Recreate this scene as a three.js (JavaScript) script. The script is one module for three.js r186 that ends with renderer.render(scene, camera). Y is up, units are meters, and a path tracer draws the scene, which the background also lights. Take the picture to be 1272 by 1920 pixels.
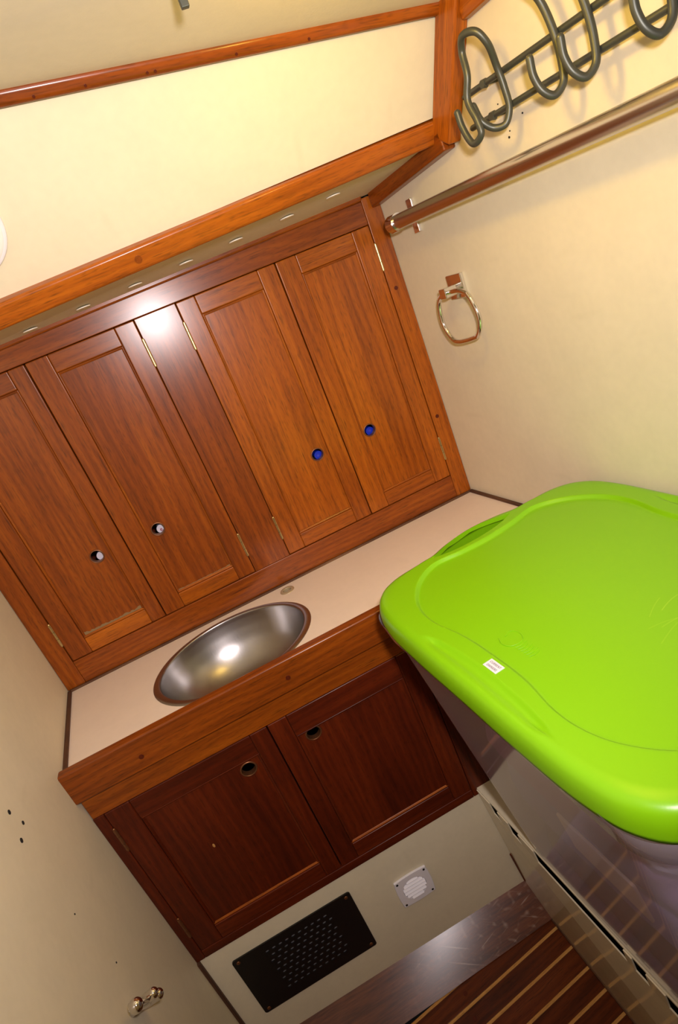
import * as THREE from 'three';
import { RoundedBoxGeometry } from 'three/addons/geometries/RoundedBoxGeometry.js';
import { mergeGeometries, mergeVertices, toCreasedNormals } from 'three/addons/utils/BufferGeometryUtils.js';
import { ImprovedNoise } from 'three/addons/math/ImprovedNoise.js';
import { Brush, Evaluator, SUBTRACTION } from 'three-bvh-csg';

// ---------------------------------------------------------------- camera, lights, exposure
// coordinates: x along the lockers, z out of them into the room; y is written from the counter top
// and the whole place is lifted by LIFT at the end so that the floor lies at 0
const LIFT = 0.87;
const scene = new THREE.Scene();
scene.background = new THREE.Color(0x000000);
const camera = new THREE.PerspectiveCamera(2 * Math.atan(960 / 1136.76) * 180 / Math.PI, 1272 / 1920, 0.02, 20);
camera.rotation.order = 'YXZ';
camera.rotation.set(-0.3618, -0.1772, -0.3905);
camera.position.set(0.3598, 0.5788, 1.2494);
scene.add(camera);

const renderer = new THREE.WebGLRenderer({ antialias: true });
renderer.toneMapping = THREE.LinearToneMapping;
renderer.toneMappingExposure = 1.0;
renderer.shadowMap.enabled = true;

const FLASH = { pos: [0.432, 0.650, 1.258], aim: [0.42, 0.36, 0], power: 3.4, color: 0xfff2f2 };
const LAMP = { power: 0.18, color: 0xffd052 };

const flash = new THREE.SpotLight(FLASH.color, FLASH.power, 0, 1.2, 1, 2);
flash.position.set(...FLASH.pos);
flash.target.position.set(...FLASH.aim);
flash.castShadow = true; flash.shadow.radius = 1.2; flash.shadow.mapSize.set(2048, 2048); flash.shadow.camera.near = 0.02;
scene.add(flash, flash.target);

// ---------------------------------------------------------------- helpers
const V = (x, y, z) => new THREE.Vector3(x, y, z);
let seed = 20477;
const rnd = () => { seed = (seed * 1664525 + 1013904223) >>> 0; return seed / 4294967296; };
const used = {};
function numbered(n) { const k = used[n] = (used[n] ?? -1) + 1; return k ? `${n}_${String(k).padStart(3, '0')}` : n; }
function thing(name, label, category, base, group) {
  const o = new THREE.Group(); o.name = numbered(name); o.position.copy(base); scene.add(o);
  o.userData = { label, category }; if (group) o.userData.group = group;
  return o;
}
const originOf = o => { const p = V(0, 0, 0); for (let q = o; q && q !== scene; q = q.parent) p.add(q.position); return p; };
// geometry given in place coordinates; moved into its parent's frame
function part(parent, name, geo, m, label) {
  const o = originOf(parent); const g = geo.clone(); g.translate(-o.x, -o.y, -o.z);
  const mesh = new THREE.Mesh(g, m); mesh.name = name; mesh.castShadow = mesh.receiveShadow = true;
  if (label) mesh.userData.label = label;
  parent.add(mesh); return mesh;
}
// alike pieces share one geometry: built round the origin, then placed
function piece(parent, name, geo, m, pos, quat, label) {
  const o = originOf(parent);
  const mesh = new THREE.Mesh(geo, m); mesh.name = name; mesh.position.copy(pos).sub(o); if (quat) mesh.quaternion.copy(quat);
  mesh.castShadow = mesh.receiveShadow = true; if (label) mesh.userData.label = label;
  parent.add(mesh); return mesh;
}
function solo(name, geo, m, base, label, category, group) {
  const g = geo.clone(); g.translate(-base.x, -base.y, -base.z);
  const mesh = new THREE.Mesh(g, m); mesh.name = numbered(name); mesh.position.copy(base); mesh.castShadow = mesh.receiveShadow = true;
  mesh.userData = { label, category }; if (group) mesh.userData.group = group;
  scene.add(mesh); return mesh;
}
function struct(name, geo, m, label, category) {
  const mesh = new THREE.Mesh(geo, m); mesh.name = name; mesh.castShadow = mesh.receiveShadow = true;
  mesh.userData = { kind: 'structure', label, category }; scene.add(mesh); return mesh;
}
// uv in metres; the grain runs along the given axis (0 x, 1 y, 2 z of the geometry's own frame)
function grainUV(g, axis, du = rnd() * 3, dv = rnd() * 3) {
  const p = g.attributes.position, n = g.attributes.normal, uv = new Float32Array(p.count * 2);
  const oth = [0, 1, 2].filter(a => a !== axis);
  for (let i = 0; i < p.count; i++) {
    const c = [p.getX(i), p.getY(i), p.getZ(i)], nn = [Math.abs(n.getX(i)), Math.abs(n.getY(i)), Math.abs(n.getZ(i))];
    const o = nn[oth[0]] < nn[oth[1]] ? oth[0] : oth[1];
    uv[2 * i] = c[o] + du; uv[2 * i + 1] = c[axis] + dv;
  }
  g.setAttribute('uv', new THREE.BufferAttribute(uv, 2)); return g;
}
function box(x0, x1, y0, y1, z0, z1, axis = 1, r = 0.0015) {
  const w = Math.abs(x1 - x0), h = Math.abs(y1 - y0), d = Math.abs(z1 - z0);
  const g = r > 0 ? new RoundedBoxGeometry(w, h, d, 2, Math.min(r, w / 2.01, h / 2.01, d / 2.01)) : new THREE.BoxGeometry(w, h, d);
  grainUV(g, axis); g.translate((x0 + x1) / 2, (y0 + y1) / 2, (z0 + z1) / 2); return g;
}
// board from a to b; `out` is roughly the direction of its broad outer face, w across, t thick
function beam(a, b, w, t, out, r = 0.003) {
  const L = a.distanceTo(b), X = b.clone().sub(a).normalize();
  const Z = out.clone().addScaledVector(X, -out.dot(X)).normalize(), Y = Z.clone().cross(X);
  const g = new RoundedBoxGeometry(L, w, t, 3, Math.min(r, w / 2.01, t / 2.01)); grainUV(g, 0);
  g.applyMatrix4(new THREE.Matrix4().makeBasis(X, Y, Z).setPosition(a.clone().add(b).multiplyScalar(0.5))); return g;
}
// flat plate: convex outline (counter-clockwise seen from the side of its normal), thickness goes behind it
function slab(pts, t) {
  const n = pts[1].clone().sub(pts[0]).cross(pts[2].clone().sub(pts[0])).normalize();
  const back = pts.map(p => p.clone().addScaledVector(n, -t)), pos = [];
  const tri = (a, b, c) => pos.push(a.x, a.y, a.z, b.x, b.y, b.z, c.x, c.y, c.z);
  for (let i = 1; i + 1 < pts.length; i++) { tri(pts[0], pts[i], pts[i + 1]); tri(back[0], back[i + 1], back[i]); }
  for (let i = 0; i < pts.length; i++) { const j = (i + 1) % pts.length; tri(pts[i], back[i], back[j]); tri(pts[i], back[j], pts[j]); }
  const g = new THREE.BufferGeometry(); g.setAttribute('position', new THREE.Float32BufferAttribute(pos, 3)); g.computeVertexNormals();
  const ex = pts[1].clone().sub(pts[0]).normalize(), ey = n.clone().cross(ex), uv = [];
  for (let i = 0; i < pos.length; i += 3) { const q = V(pos[i], pos[i + 1], pos[i + 2]); uv.push(q.dot(ex), q.dot(ey)); }
  g.setAttribute('uv', new THREE.Float32BufferAttribute(uv, 2)); return g;
}
function tube(pts, r, seg = 60, closed = false, rs = 10) {
  return new THREE.TubeGeometry(new THREE.CatmullRomCurve3(pts, closed, 'centripetal'), seg, r, rs, closed);
}
function capped(pts, r, seg = 60, rs = 10) {
  const a = new THREE.SphereGeometry(r, rs, 6), b = a.clone(); a.translate(pts[0].x, pts[0].y, pts[0].z);
  const e = pts[pts.length - 1]; b.translate(e.x, e.y, e.z);
  return mergeGeometries([tube(pts, r, seg, false, rs), a, b]);
}
function rod(a, b, r, r2 = r, seg = 20) {
  const g = new THREE.CylinderGeometry(r2, r, a.distanceTo(b), seg); const q = new THREE.Quaternion().setFromUnitVectors(V(0, 1, 0), b.clone().sub(a).normalize());
  g.applyQuaternion(q); g.translate((a.x + b.x) / 2, (a.y + b.y) / 2, (a.z + b.z) / 2); return g;
}

// ---------------------------------------------------------------- materials
const noise = new ImprovedNoise();
const N = (x, y, z) => noise.noise(x, y, z);
function dataTex(w, h, fn, srgb) {
  const d = new Uint8Array(w * h * 4), c = [0, 0, 0];
  for (let j = 0; j < h; j++) for (let i = 0; i < w; i++) {
    fn(i / w, j / h, c); const k = 4 * (j * w + i);
    for (let q = 0; q < 3; q++) d[k + q] = Math.max(0, Math.min(255, Math.round(c[q] * 255))); d[k + 3] = 255;
  }
  const t = new THREE.DataTexture(d, w, h); t.wrapS = t.wrapT = THREE.MirroredRepeatWrapping; t.magFilter = t.minFilter = THREE.LinearFilter;
  if (srgb) t.colorSpace = THREE.SRGBColorSpace; t.needsUpdate = true; return t;
}
// varnished timber: tight pores and streaks along v, slow colour drift, darker flecks
function woodTex(lo, mid, hi, z, streak) {
  const t = dataTex(512, 1024, (u, v, c) => {
    const warp = N(u * 6, v * 3, z) * 0.05;
    const ring = Math.sin((u + warp + 0.03 * N(u * 3, v * 1.2, z + 5)) * 150 + 4 * N(u * 9, v * 1.5, z + 2));
    const drift = N(u * 5, v * 2.2, z + 9) * 0.6 + N(u * 14, v * 4, z + 3) * 0.35;
    const pore = Math.max(0, N(u * 230, v * 22, z + 1) - 0.15) * 0.9 + Math.max(0, N(u * 250, v * 60, z + 4) - 0.15) * 0.7;
    let k = 0.52 + 0.10 * ring * streak + 0.5 * drift + 0.16 * N(u * 70, v * 5, z + 7);
    k = Math.max(0, Math.min(1, k));
    for (let q = 0; q < 3; q++) { const a = k < 0.5 ? lo[q] + (mid[q] - lo[q]) * k * 2 : mid[q] + (hi[q] - mid[q]) * (k - 0.5) * 2; c[q] = a * (1 - 0.42 * Math.min(1, pore)); }
  }, true);
  t.repeat.set(2.5, 1.25); return t;
}
const porBump = dataTex(512, 512, (u, v, c) => { c[0] = c[1] = c[2] = 0.6 + 0.3 * N(u * 170, v * 12, 3) + 0.15 * N(u * 60, v * 5, 8); });
porBump.repeat.set(2.5, 1.25);
function timber(tex, o = {}) {
  return new THREE.MeshPhysicalMaterial({ map: tex, bumpMap: porBump, bumpScale: 0.00025, roughness: 0.55, specularIntensity: 0.25, clearcoat: 0.6, clearcoatRoughness: 0.23, ...o });
}
const S = (r, g, b) => [r / 255, g / 255, b / 255];
const tHoney = woodTex(S(112, 50, 4), S(156, 79, 7), S(190, 106, 14), 1.3, 0.8);
const tTeak = woodTex(S(88, 38, 4), S(132, 62, 6), S(166, 88, 12), 7.7, 0.8);
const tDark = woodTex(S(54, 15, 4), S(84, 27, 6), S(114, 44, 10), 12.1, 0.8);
const tSole = woodTex(S(56, 22, 8), S(92, 40, 13), S(124, 60, 20), 21.4, 1.1);
const tPale = woodTex(S(176, 120, 60), S(200, 146, 80), S(220, 170, 104), 31.9, 1);
const M = {};
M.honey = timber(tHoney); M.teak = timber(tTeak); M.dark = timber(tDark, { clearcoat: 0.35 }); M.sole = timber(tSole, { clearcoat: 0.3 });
M.pale = timber(tPale, { clearcoat: 0.2 });
{ // worn board: brown grain, rubbed pale scratches and scuffs towards its right end
  const t = dataTex(128, 1024, (u, v, c) => {
    const k = Math.max(0, Math.min(1, 0.5 + 0.3 * N(u * 5, v * 5, 3) + 0.25 * N(u * 22, v * 9, 6) + 0.2 * N(u * 60, v * 30, 8)));
    const w = Math.max(0, Math.min(1, (v - 0.42) * 3));
    const sc = w * (Math.max(0, N(u * 7 + v * 3, v * 46, 11) - 0.2) * 1.3 + Math.max(0, N(u * 30 - v * 60, v * 12, 15) - 0.42) * 2.4 + Math.max(0, N(u * 20 + v * 90, v * 8, 19) - 0.45) * 2.2);
    const lo = [54, 24, 12], hi = [134, 76, 42], pl = [168, 154, 150], m = Math.min(0.75, sc);
    for (let q = 0; q < 3; q++) c[q] = ((lo[q] + (hi[q] - lo[q]) * k) * (1 - m) + pl[q] * m) / 255;
  }, true);
  M.ledge = timber(t, { clearcoat: 0.6, clearcoatRoughness: 0.22, roughness: 0.5 });
}
// painted / laminate cream: faint mottling and a few grey scuffs
function creamTex(base, amp, z) {
  const t = dataTex(512, 512, (u, v, c) => {
    const k = 1 + amp * (0.6 * N(u * 5, v * 5, z) + 0.4 * N(u * 19, v * 19, z + 2) + 0.35 * N(u * 80, v * 80, z + 4));
    const s = Math.max(0, N(u * 34, v * 9, z + 6) - 0.5) * 0.07;
    c[0] = base[0] * (k - s); c[1] = base[1] * (k - s * 1.1); c[2] = base[2] * (k - s * 1.3);
  }, true); t.repeat.set(1.1, 1.1); return t;
}
const fineBump = dataTex(256, 256, (u, v, c) => { c[0] = c[1] = c[2] = 0.5 + 0.35 * N(u * 40, v * 40, 1) + 0.2 * N(u * 90, v * 90, 4); }); fineBump.repeat.set(6, 6);
M.cream = new THREE.MeshPhysicalMaterial({ map: creamTex(S(221, 211, 183), 0.03, 2.2), bumpMap: fineBump, bumpScale: 0.00012, roughness: 0.5, specularIntensity: 0.6 });
M.gloss = new THREE.MeshPhysicalMaterial({ map: creamTex(S(221, 211, 183), 0.05, 9.1), roughness: 0.09 });
M.counter = new THREE.MeshPhysicalMaterial({ map: creamTex(S(232, 216, 198), 0.02, 4.4), roughness: 0.42, specularIntensity: 0.6 });
M.roundel = new THREE.MeshPhysicalMaterial({ color: 0xf2ead8, roughness: 0.5 });
M.caulk = new THREE.MeshStandardMaterial({ map: woodTex(S(40, 22, 14), S(78, 46, 26), S(150, 112, 76), 44, 0.6), roughness: 0.7 });
M.dust = new THREE.MeshStandardMaterial({ color: 0x8a6f4a, roughness: 1 });
M.black = new THREE.MeshPhysicalMaterial({ color: 0x0c0b0c, roughness: 0.45 });
M.nearBlack = new THREE.MeshStandardMaterial({ color: 0x14110e, roughness: 0.9 });  // near-black for holes, screws and the shaded inside of the bench slots
M.white = new THREE.MeshPhysicalMaterial({ color: 0xe6e3e8, roughness: 0.38 });
M.chrome = new THREE.MeshPhysicalMaterial({ color: 0xe2dfdc, metalness: 1, roughness: 0.09 });
M.bar = new THREE.MeshPhysicalMaterial({ color: 0xc9c2bd, metalness: 1, roughness: 0.24 });
M.steel = new THREE.MeshPhysicalMaterial({ color: 0xa6a3a2, metalness: 1, roughness: 0.3, bumpMap: porBump, bumpScale: 0.00006 });
M.brass = new THREE.MeshPhysicalMaterial({ color: 0xd8c48c, metalness: 1, roughness: 0.26 });
M.brassDull = new THREE.MeshPhysicalMaterial({ color: 0x8a5c3c, metalness: 0.8, roughness: 0.4 });
M.gun = new THREE.MeshPhysicalMaterial({ color: 0x50534c, metalness: 0.55, roughness: 0.42 });
M.blue = new THREE.MeshPhysicalMaterial({ color: 0x1230c8, roughness: 0.35 });
M.ivory = new THREE.MeshPhysicalMaterial({ color: 0xd9d6e4, roughness: 0.45 });

// ---------------------------------------------------------------- the room
const TL = Math.tan(5 * Math.PI / 180), TR = Math.tan(6.5 * Math.PI / 180);
const xl = z => -0.1 + TL * z, xr = z => 0.9 + TR * z;                 // wall surfaces
const nR = V(-Math.cos(6.5 * Math.PI / 180), 0, Math.sin(6.5 * Math.PI / 180));   // right wall faces this way
const nL = V(Math.cos(5 * Math.PI / 180), 0, -Math.sin(5 * Math.PI / 180));
const dR = V(Math.sin(6.5 * Math.PI / 180), 0, Math.cos(6.5 * Math.PI / 180));
const bTop = -0.488, FL = -0.87, ZB = 1.75, ZH = -0.28;
const onR = (z, y, d = 0) => V(xr(z), y, z).addScaledVector(nR, d);
const yCeil = x => 0.914 - 0.082 * x;

const wallL = struct('wall_left', slab([V(xl(ZH), FL - 0.05, ZH), V(xl(ZH), 1.0, ZH), V(xl(ZB), 1.0, ZB), V(xl(ZB), FL - 0.05, ZB)], 0.03), M.cream, 'cream left wall running beside the lockers', 'wall');
const wallR = struct('wall_right', slab([V(xr(ZB), FL - 0.05, ZB), V(xr(ZB), 1.0, ZB), V(xr(ZH), 1.0, ZH), V(xr(ZH), FL - 0.05, ZH)], 0.03), M.cream, 'cream right wall carrying the towel bar and hooks', 'wall');
struct('wall_back', slab([V(-0.16, FL - 0.05, ZH), V(0.92, FL - 0.05, ZH), V(0.92, 1.0, ZH), V(-0.16, 1.0, ZH)], 0.03), M.cream, 'hull side wall hidden behind the lockers', 'wall');
struct('wall_front', slab([V(1.1, FL - 0.05, ZB), V(0.02, FL - 0.05, ZB), V(0.02, 1.0, ZB), V(1.1, 1.0, ZB)], 0.03), M.cream, 'cream wall behind the viewer', 'wall');
{ // ceiling, slightly cambered down towards the right wall
  const c = (x, z) => V(x, yCeil(x), z);
  struct('ceiling', slab([c(-0.16, ZH), c(1.13, ZH), c(1.13, ZB), c(-0.16, ZB)], 0.03), M.cream, 'cream ceiling above the wooden trim strip', 'ceiling');
}
// slanting panel over the lockers
const pU = V(0, 0.848, 0.53), pN = V(0, -0.53, 0.848);
const pYb = x => 0.697 + 0.029 * x, pYt = x => 0.909 - 0.0787 * x, pZ = y => 0.266 + (y - 0.724) * 0.625;
const pb = (x, d = 0) => V(x, pYb(x), pZ(pYb(x))).addScaledVector(pN, d), pt = (x, d = 0) => V(x, pYt(x), pZ(pYt(x))).addScaledVector(pN, d);
struct('wall_upper', slab([pb(-0.075), pb(0.928), pt(0.938), pt(-0.065)], 0.012), M.cream, 'slanting cream panel above the upper lockers', 'wall');
struct('trim_1', beam(pt(-0.062, 0.006).addScaledVector(pU, 0.004), pt(0.935, 0.006).addScaledVector(pU, 0.004), 0.02, 0.016, pN, 0.007), M.teak, 'thin rounded teak strip between slanting panel and ceiling', 'trim');
for (const x of [0.37, 0.43, 0.505, 0.515, 0.62, 0.72]) { // dark fixings in the ceiling strip
  const g = new THREE.CylinderGeometry(0.0017, 0.0017, 0.002, 10); const q = new THREE.Quaternion().setFromUnitVectors(V(0, 1, 0), pN);
  piece(scene.getObjectByName('trim_1'), 'nail_hole', g, M.dark, pt(x, 0.0142), q);
}
// bottom rail of the slanting panel
const rl = x => V(x, 0.668 + 0.0285 * x + 0.014, 0.2515);
struct('trim_2', beam(rl(-0.077), rl(0.928), 0.034, 0.028, V(0, -0.42, 0.9), 0.005), M.honey, 'honey coloured teak rail under the slanting panel', 'trim');
{ const q = new THREE.Quaternion().setFromUnitVectors(V(0, 1, 0), V(0, -0.42, 0.9).normalize());
  for (const x of [0.405]) piece(scene.getObjectByName('trim_2'), 'roundel', new THREE.CylinderGeometry(0.0055, 0.0055, 0.002, 18), M.teak, rl(x).addScaledVector(V(0, -0.42, 0.9).normalize(), 0.0142), q); }
// underside between rail and lockers, with evenly spaced pale round spots
const uy = (x, z) => 0.6655 + 0.014 * x + (0.003 + 0.0145 * x) * z / 0.25;
{
  const o = struct('trim_3', slab([V(-0.095, uy(-0.095, 0), 0), V(0.898, uy(0.898, 0), 0), V(0.925, uy(0.925, 0.245), 0.245), V(-0.08, uy(-0.08, 0.245), 0.245)], 0.008), M.cream, 'cream underside of the locker overhang with pale round spots', 'trim');
  for (const [x, z] of [[0.196, 0.05], [0.293, 0.056], [0.39, 0.066], [0.486, 0.083], [0.58, 0.099], [0.676, 0.117], [0.761, 0.139]])
    piece(o, 'roundel', new THREE.CylinderGeometry(0.013, 0.013, 0.0016, 24), M.roundel, V(x, uy(x, z), z));
}
// cleats on the right wall
struct('trim_4', beam(onR(0.005, 0.666, 0.012), onR(0.275, 0.688, 0.012), 0.03, 0.024, nR, 0.003), M.teak, 'wooden cleat joining the overhang to right wall', 'trim');
{ const a = onR(0.272, 0.688, 0.012), b = onR(0.367, 0.84, 0.012); struct('trim_5', beam(a, b, 0.044, 0.024, nR, 0.003), M.honey, 'sloping honey teak cleat on right wall beside slanting panel', 'trim'); }
struct('trim_6', beam(onR(0.375, 0.818, 0.008), onR(ZB - 0.02, 0.818, 0.008), 0.03, 0.016, nR, 0.003), M.honey, 'teak strip between right wall and ceiling', 'trim');

// floor: dark planks with pale splines laid square to the side walls
{
  const fa = 8 * Math.PI / 180, D = V(Math.cos(fa), 0, -Math.sin(fa)), P = V(Math.sin(fa), 0, Math.cos(fa));
  const f = struct('floor', slab([V(-0.2, FL - 0.022, ZB), V(1.15, FL - 0.022, ZB), V(1.15, FL - 0.022, ZH), V(-0.2, FL - 0.022, ZH)], 0.03), M.nearBlack, 'cabin floor of dark teak planks with pale strips', 'floor');
  const q = new THREE.Quaternion().setFromRotationMatrix(new THREE.Matrix4().makeBasis(D, V(0, 1, 0), P));
  const s0 = V(0.61, 0, 0.387).dot(P), step = 0.0485, xm = 0.28, L = 0.78;
  const plankG = [0, 1, 2, 3].map(() => grainUV(new RoundedBoxGeometry(L, 0.02, step - 0.0068, 1, 0.0008), 0));
  const splineG = grainUV(new THREE.BoxGeometry(L, 0.0196, 0.0062), 0);
  const bungG = new THREE.CylinderGeometry(0.0048, 0.0048, 0.001, 14);
  for (let k = -1; k < 27; k++) {
    const s = s0 + k * step, at = (ss, along) => P.clone().multiplyScalar(ss).addScaledVector(D, along);
    const a0 = V(xm, 0, 0).dot(D) - 0.02 * 0 ;
    const mk = ss => { const c = at(ss, a0); c.addScaledVector(D, (TL + TR) / 2 * 0 ); return c; };
    const cs = mk(s); cs.y = FL - 0.0102; piece(f, 'spline', splineG, M.pale, cs, q);
    const cp = mk(s + step / 2); cp.y = FL - 0.01; piece(f, 'plank', plankG[(k + 1) % 4], M.sole, cp, q);
    for (const al of [0.30, 0.02]) { const b = at(s + step * 0.5, a0 + al - (k % 2) * 0.012); b.y = FL + 0.0002; if (b.x < 0.6) piece(f, 'bung', bungG, M.dark, b, q); }
  }
}
// sloping board at the foot of the lockers
struct('baseboard_back', (() => {
  const A = V(-0.068, FL + 0.002, 0.392), B = V(0.614, FL + 0.002, 0.368), C = V(0.607, -0.814, 0.2975), D = V(-0.073, -0.814, 0.2975), nu = 24, nv = 6, pos = [], uv = [], idx = [];
  for (const off of [0, -0.014]) for (let j = 0; j <= nv; j++) for (let i = 0; i <= nu; i++) { const u = i / nu, v = j / nv; const p = A.clone().lerp(B, u).lerp(D.clone().lerp(C, u), v); pos.push(p.x, p.y + off * (off ? 1 : 0), p.z + off * 0.6); uv.push(v, u); }
  const w = nu + 1, K = w * (nv + 1), at = (j, i, l) => l * K + j * w + i;
  for (let j = 0; j < nv; j++) for (let i = 0; i < nu; i++) { idx.push(at(j, i, 0), at(j, i + 1, 0), at(j + 1, i, 0), at(j, i + 1, 0), at(j + 1, i + 1, 0), at(j + 1, i, 0)); idx.push(at(j, i, 1), at(j + 1, i, 1), at(j, i + 1, 1), at(j, i + 1, 1), at(j + 1, i, 1), at(j + 1, i + 1, 1)); }
  const q = (a, b) => idx.push(a, a + K, b, b, a + K, b + K);
  for (let i = 0; i < nu; i++) { q(at(0, i, 0), at(0, i + 1, 0)); q(at(nv, i + 1, 0), at(nv, i, 0)); } for (let j = 0; j < nv; j++) { q(at(j + 1, 0, 0), at(j, 0, 0)); q(at(j, nu, 0), at(j + 1, nu, 0)); }
  const g = new THREE.BufferGeometry(); g.setAttribute('position', new THREE.Float32BufferAttribute(pos, 3)); g.setAttribute('uv', new THREE.Float32BufferAttribute(uv, 2)); g.setIndex(idx); return toCreasedNormals(g, 0.6);
})(), M.ledge, 'sloping scuffed dark board at the foot of the lockers', 'board');
// cream panel below the lower lockers
const kick = struct('wall_lower', slab([V(xl(0.298), -0.83, 0.298), V(0.61, -0.83, 0.298), V(0.61, -0.507, 0.298), V(xl(0.298), -0.507, 0.298)], 0.012), M.cream, 'cream panel under the lower lockers', 'wall');
struct('trim_7', beam(V(xl(0.301) + 0.003, -0.507, 0.301), V(xl(0.301) + 0.003, -0.84, 0.301), 0.007, 0.008, V(0, 0, 1), 0.001), M.caulk, 'dark strip in corner of left wall and low panel', 'trim');

// small screw holes and marks on the walls
for (const [x, y, z, r] of [[0, 0.119, 0.503, 0.0033], [0, 0.088, 0.492, 0.0028], [0, 0.086, 0.523, 0.0034], [0, -0.048, 0.535, 0.0012], [0, -0.163, 0.53, 0.0013]]) {
  const q = new THREE.Quaternion().setFromUnitVectors(V(0, 1, 0), nL);
  piece(wallL, 'screw_hole', new THREE.CylinderGeometry(r, r, 0.001, 10), M.nearBlack, V(xl(z), y, z).addScaledVector(nL, 0.0004), q);
}
for (const [z, y, r] of [[0.395, 0.648, 0.0016], [0.399, 0.655, 0.001], [0.388, 0.693, 0.0009], [0.43, 0.667, 0.0012]]) {
  const q = new THREE.Quaternion().setFromUnitVectors(V(0, 1, 0), nR);
  piece(wallR, 'screw_hole', new THREE.CylinderGeometry(r, r, 0.001, 10), M.nearBlack, onR(z, y, 0.0004), q);
}

// ---------------------------------------------------------------- lockers
const hingeG = (() => { const g = []; const y = [-0.026, -0.0093, 0.0083, 0.026]; for (let i = 0; i < 3; i++) { const c = new THREE.CylinderGeometry(0.0032, 0.0032, y[i + 1] - y[i] - 0.0006, 12); c.translate(0, (y[i] + y[i + 1]) / 2, 0); g.push(c); }
  for (const s of [-1, 1]) { const t = new THREE.SphereGeometry(0.0026, 10, 6); t.translate(0, s * 0.0265, 0); g.push(t); } return mergeGeometries(g); })();
function roundHolePanel(x0, x1, y0, y1, hx, hy, hr, z, t) {
  const s = new THREE.Shape(); s.moveTo(x0, y0); s.lineTo(x1, y0); s.lineTo(x1, y1); s.lineTo(x0, y1); s.closePath();
  const h = new THREE.Path(); h.absarc(hx, hy, hr, 0, Math.PI * 2, true); s.holes.push(h);
  const g = new THREE.ExtrudeGeometry(s, { depth: t, bevelEnabled: false, curveSegments: 28 }); g.translate(0, 0, z - t); return g;
}
function ringGeo(hx, hy, z, ri, ro) {
  const g = new THREE.LatheGeometry([[ri, -0.012], [ri, 0.0006], [ri + 0.0008, 0.0014], [ro - 0.0008, 0.001], [ro, -0.0004], [ro, -0.004]].map(a => new THREE.Vector2(...a)), 32);
  g.rotateX(Math.PI / 2); g.translate(hx, hy, z); return g;
}
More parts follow.
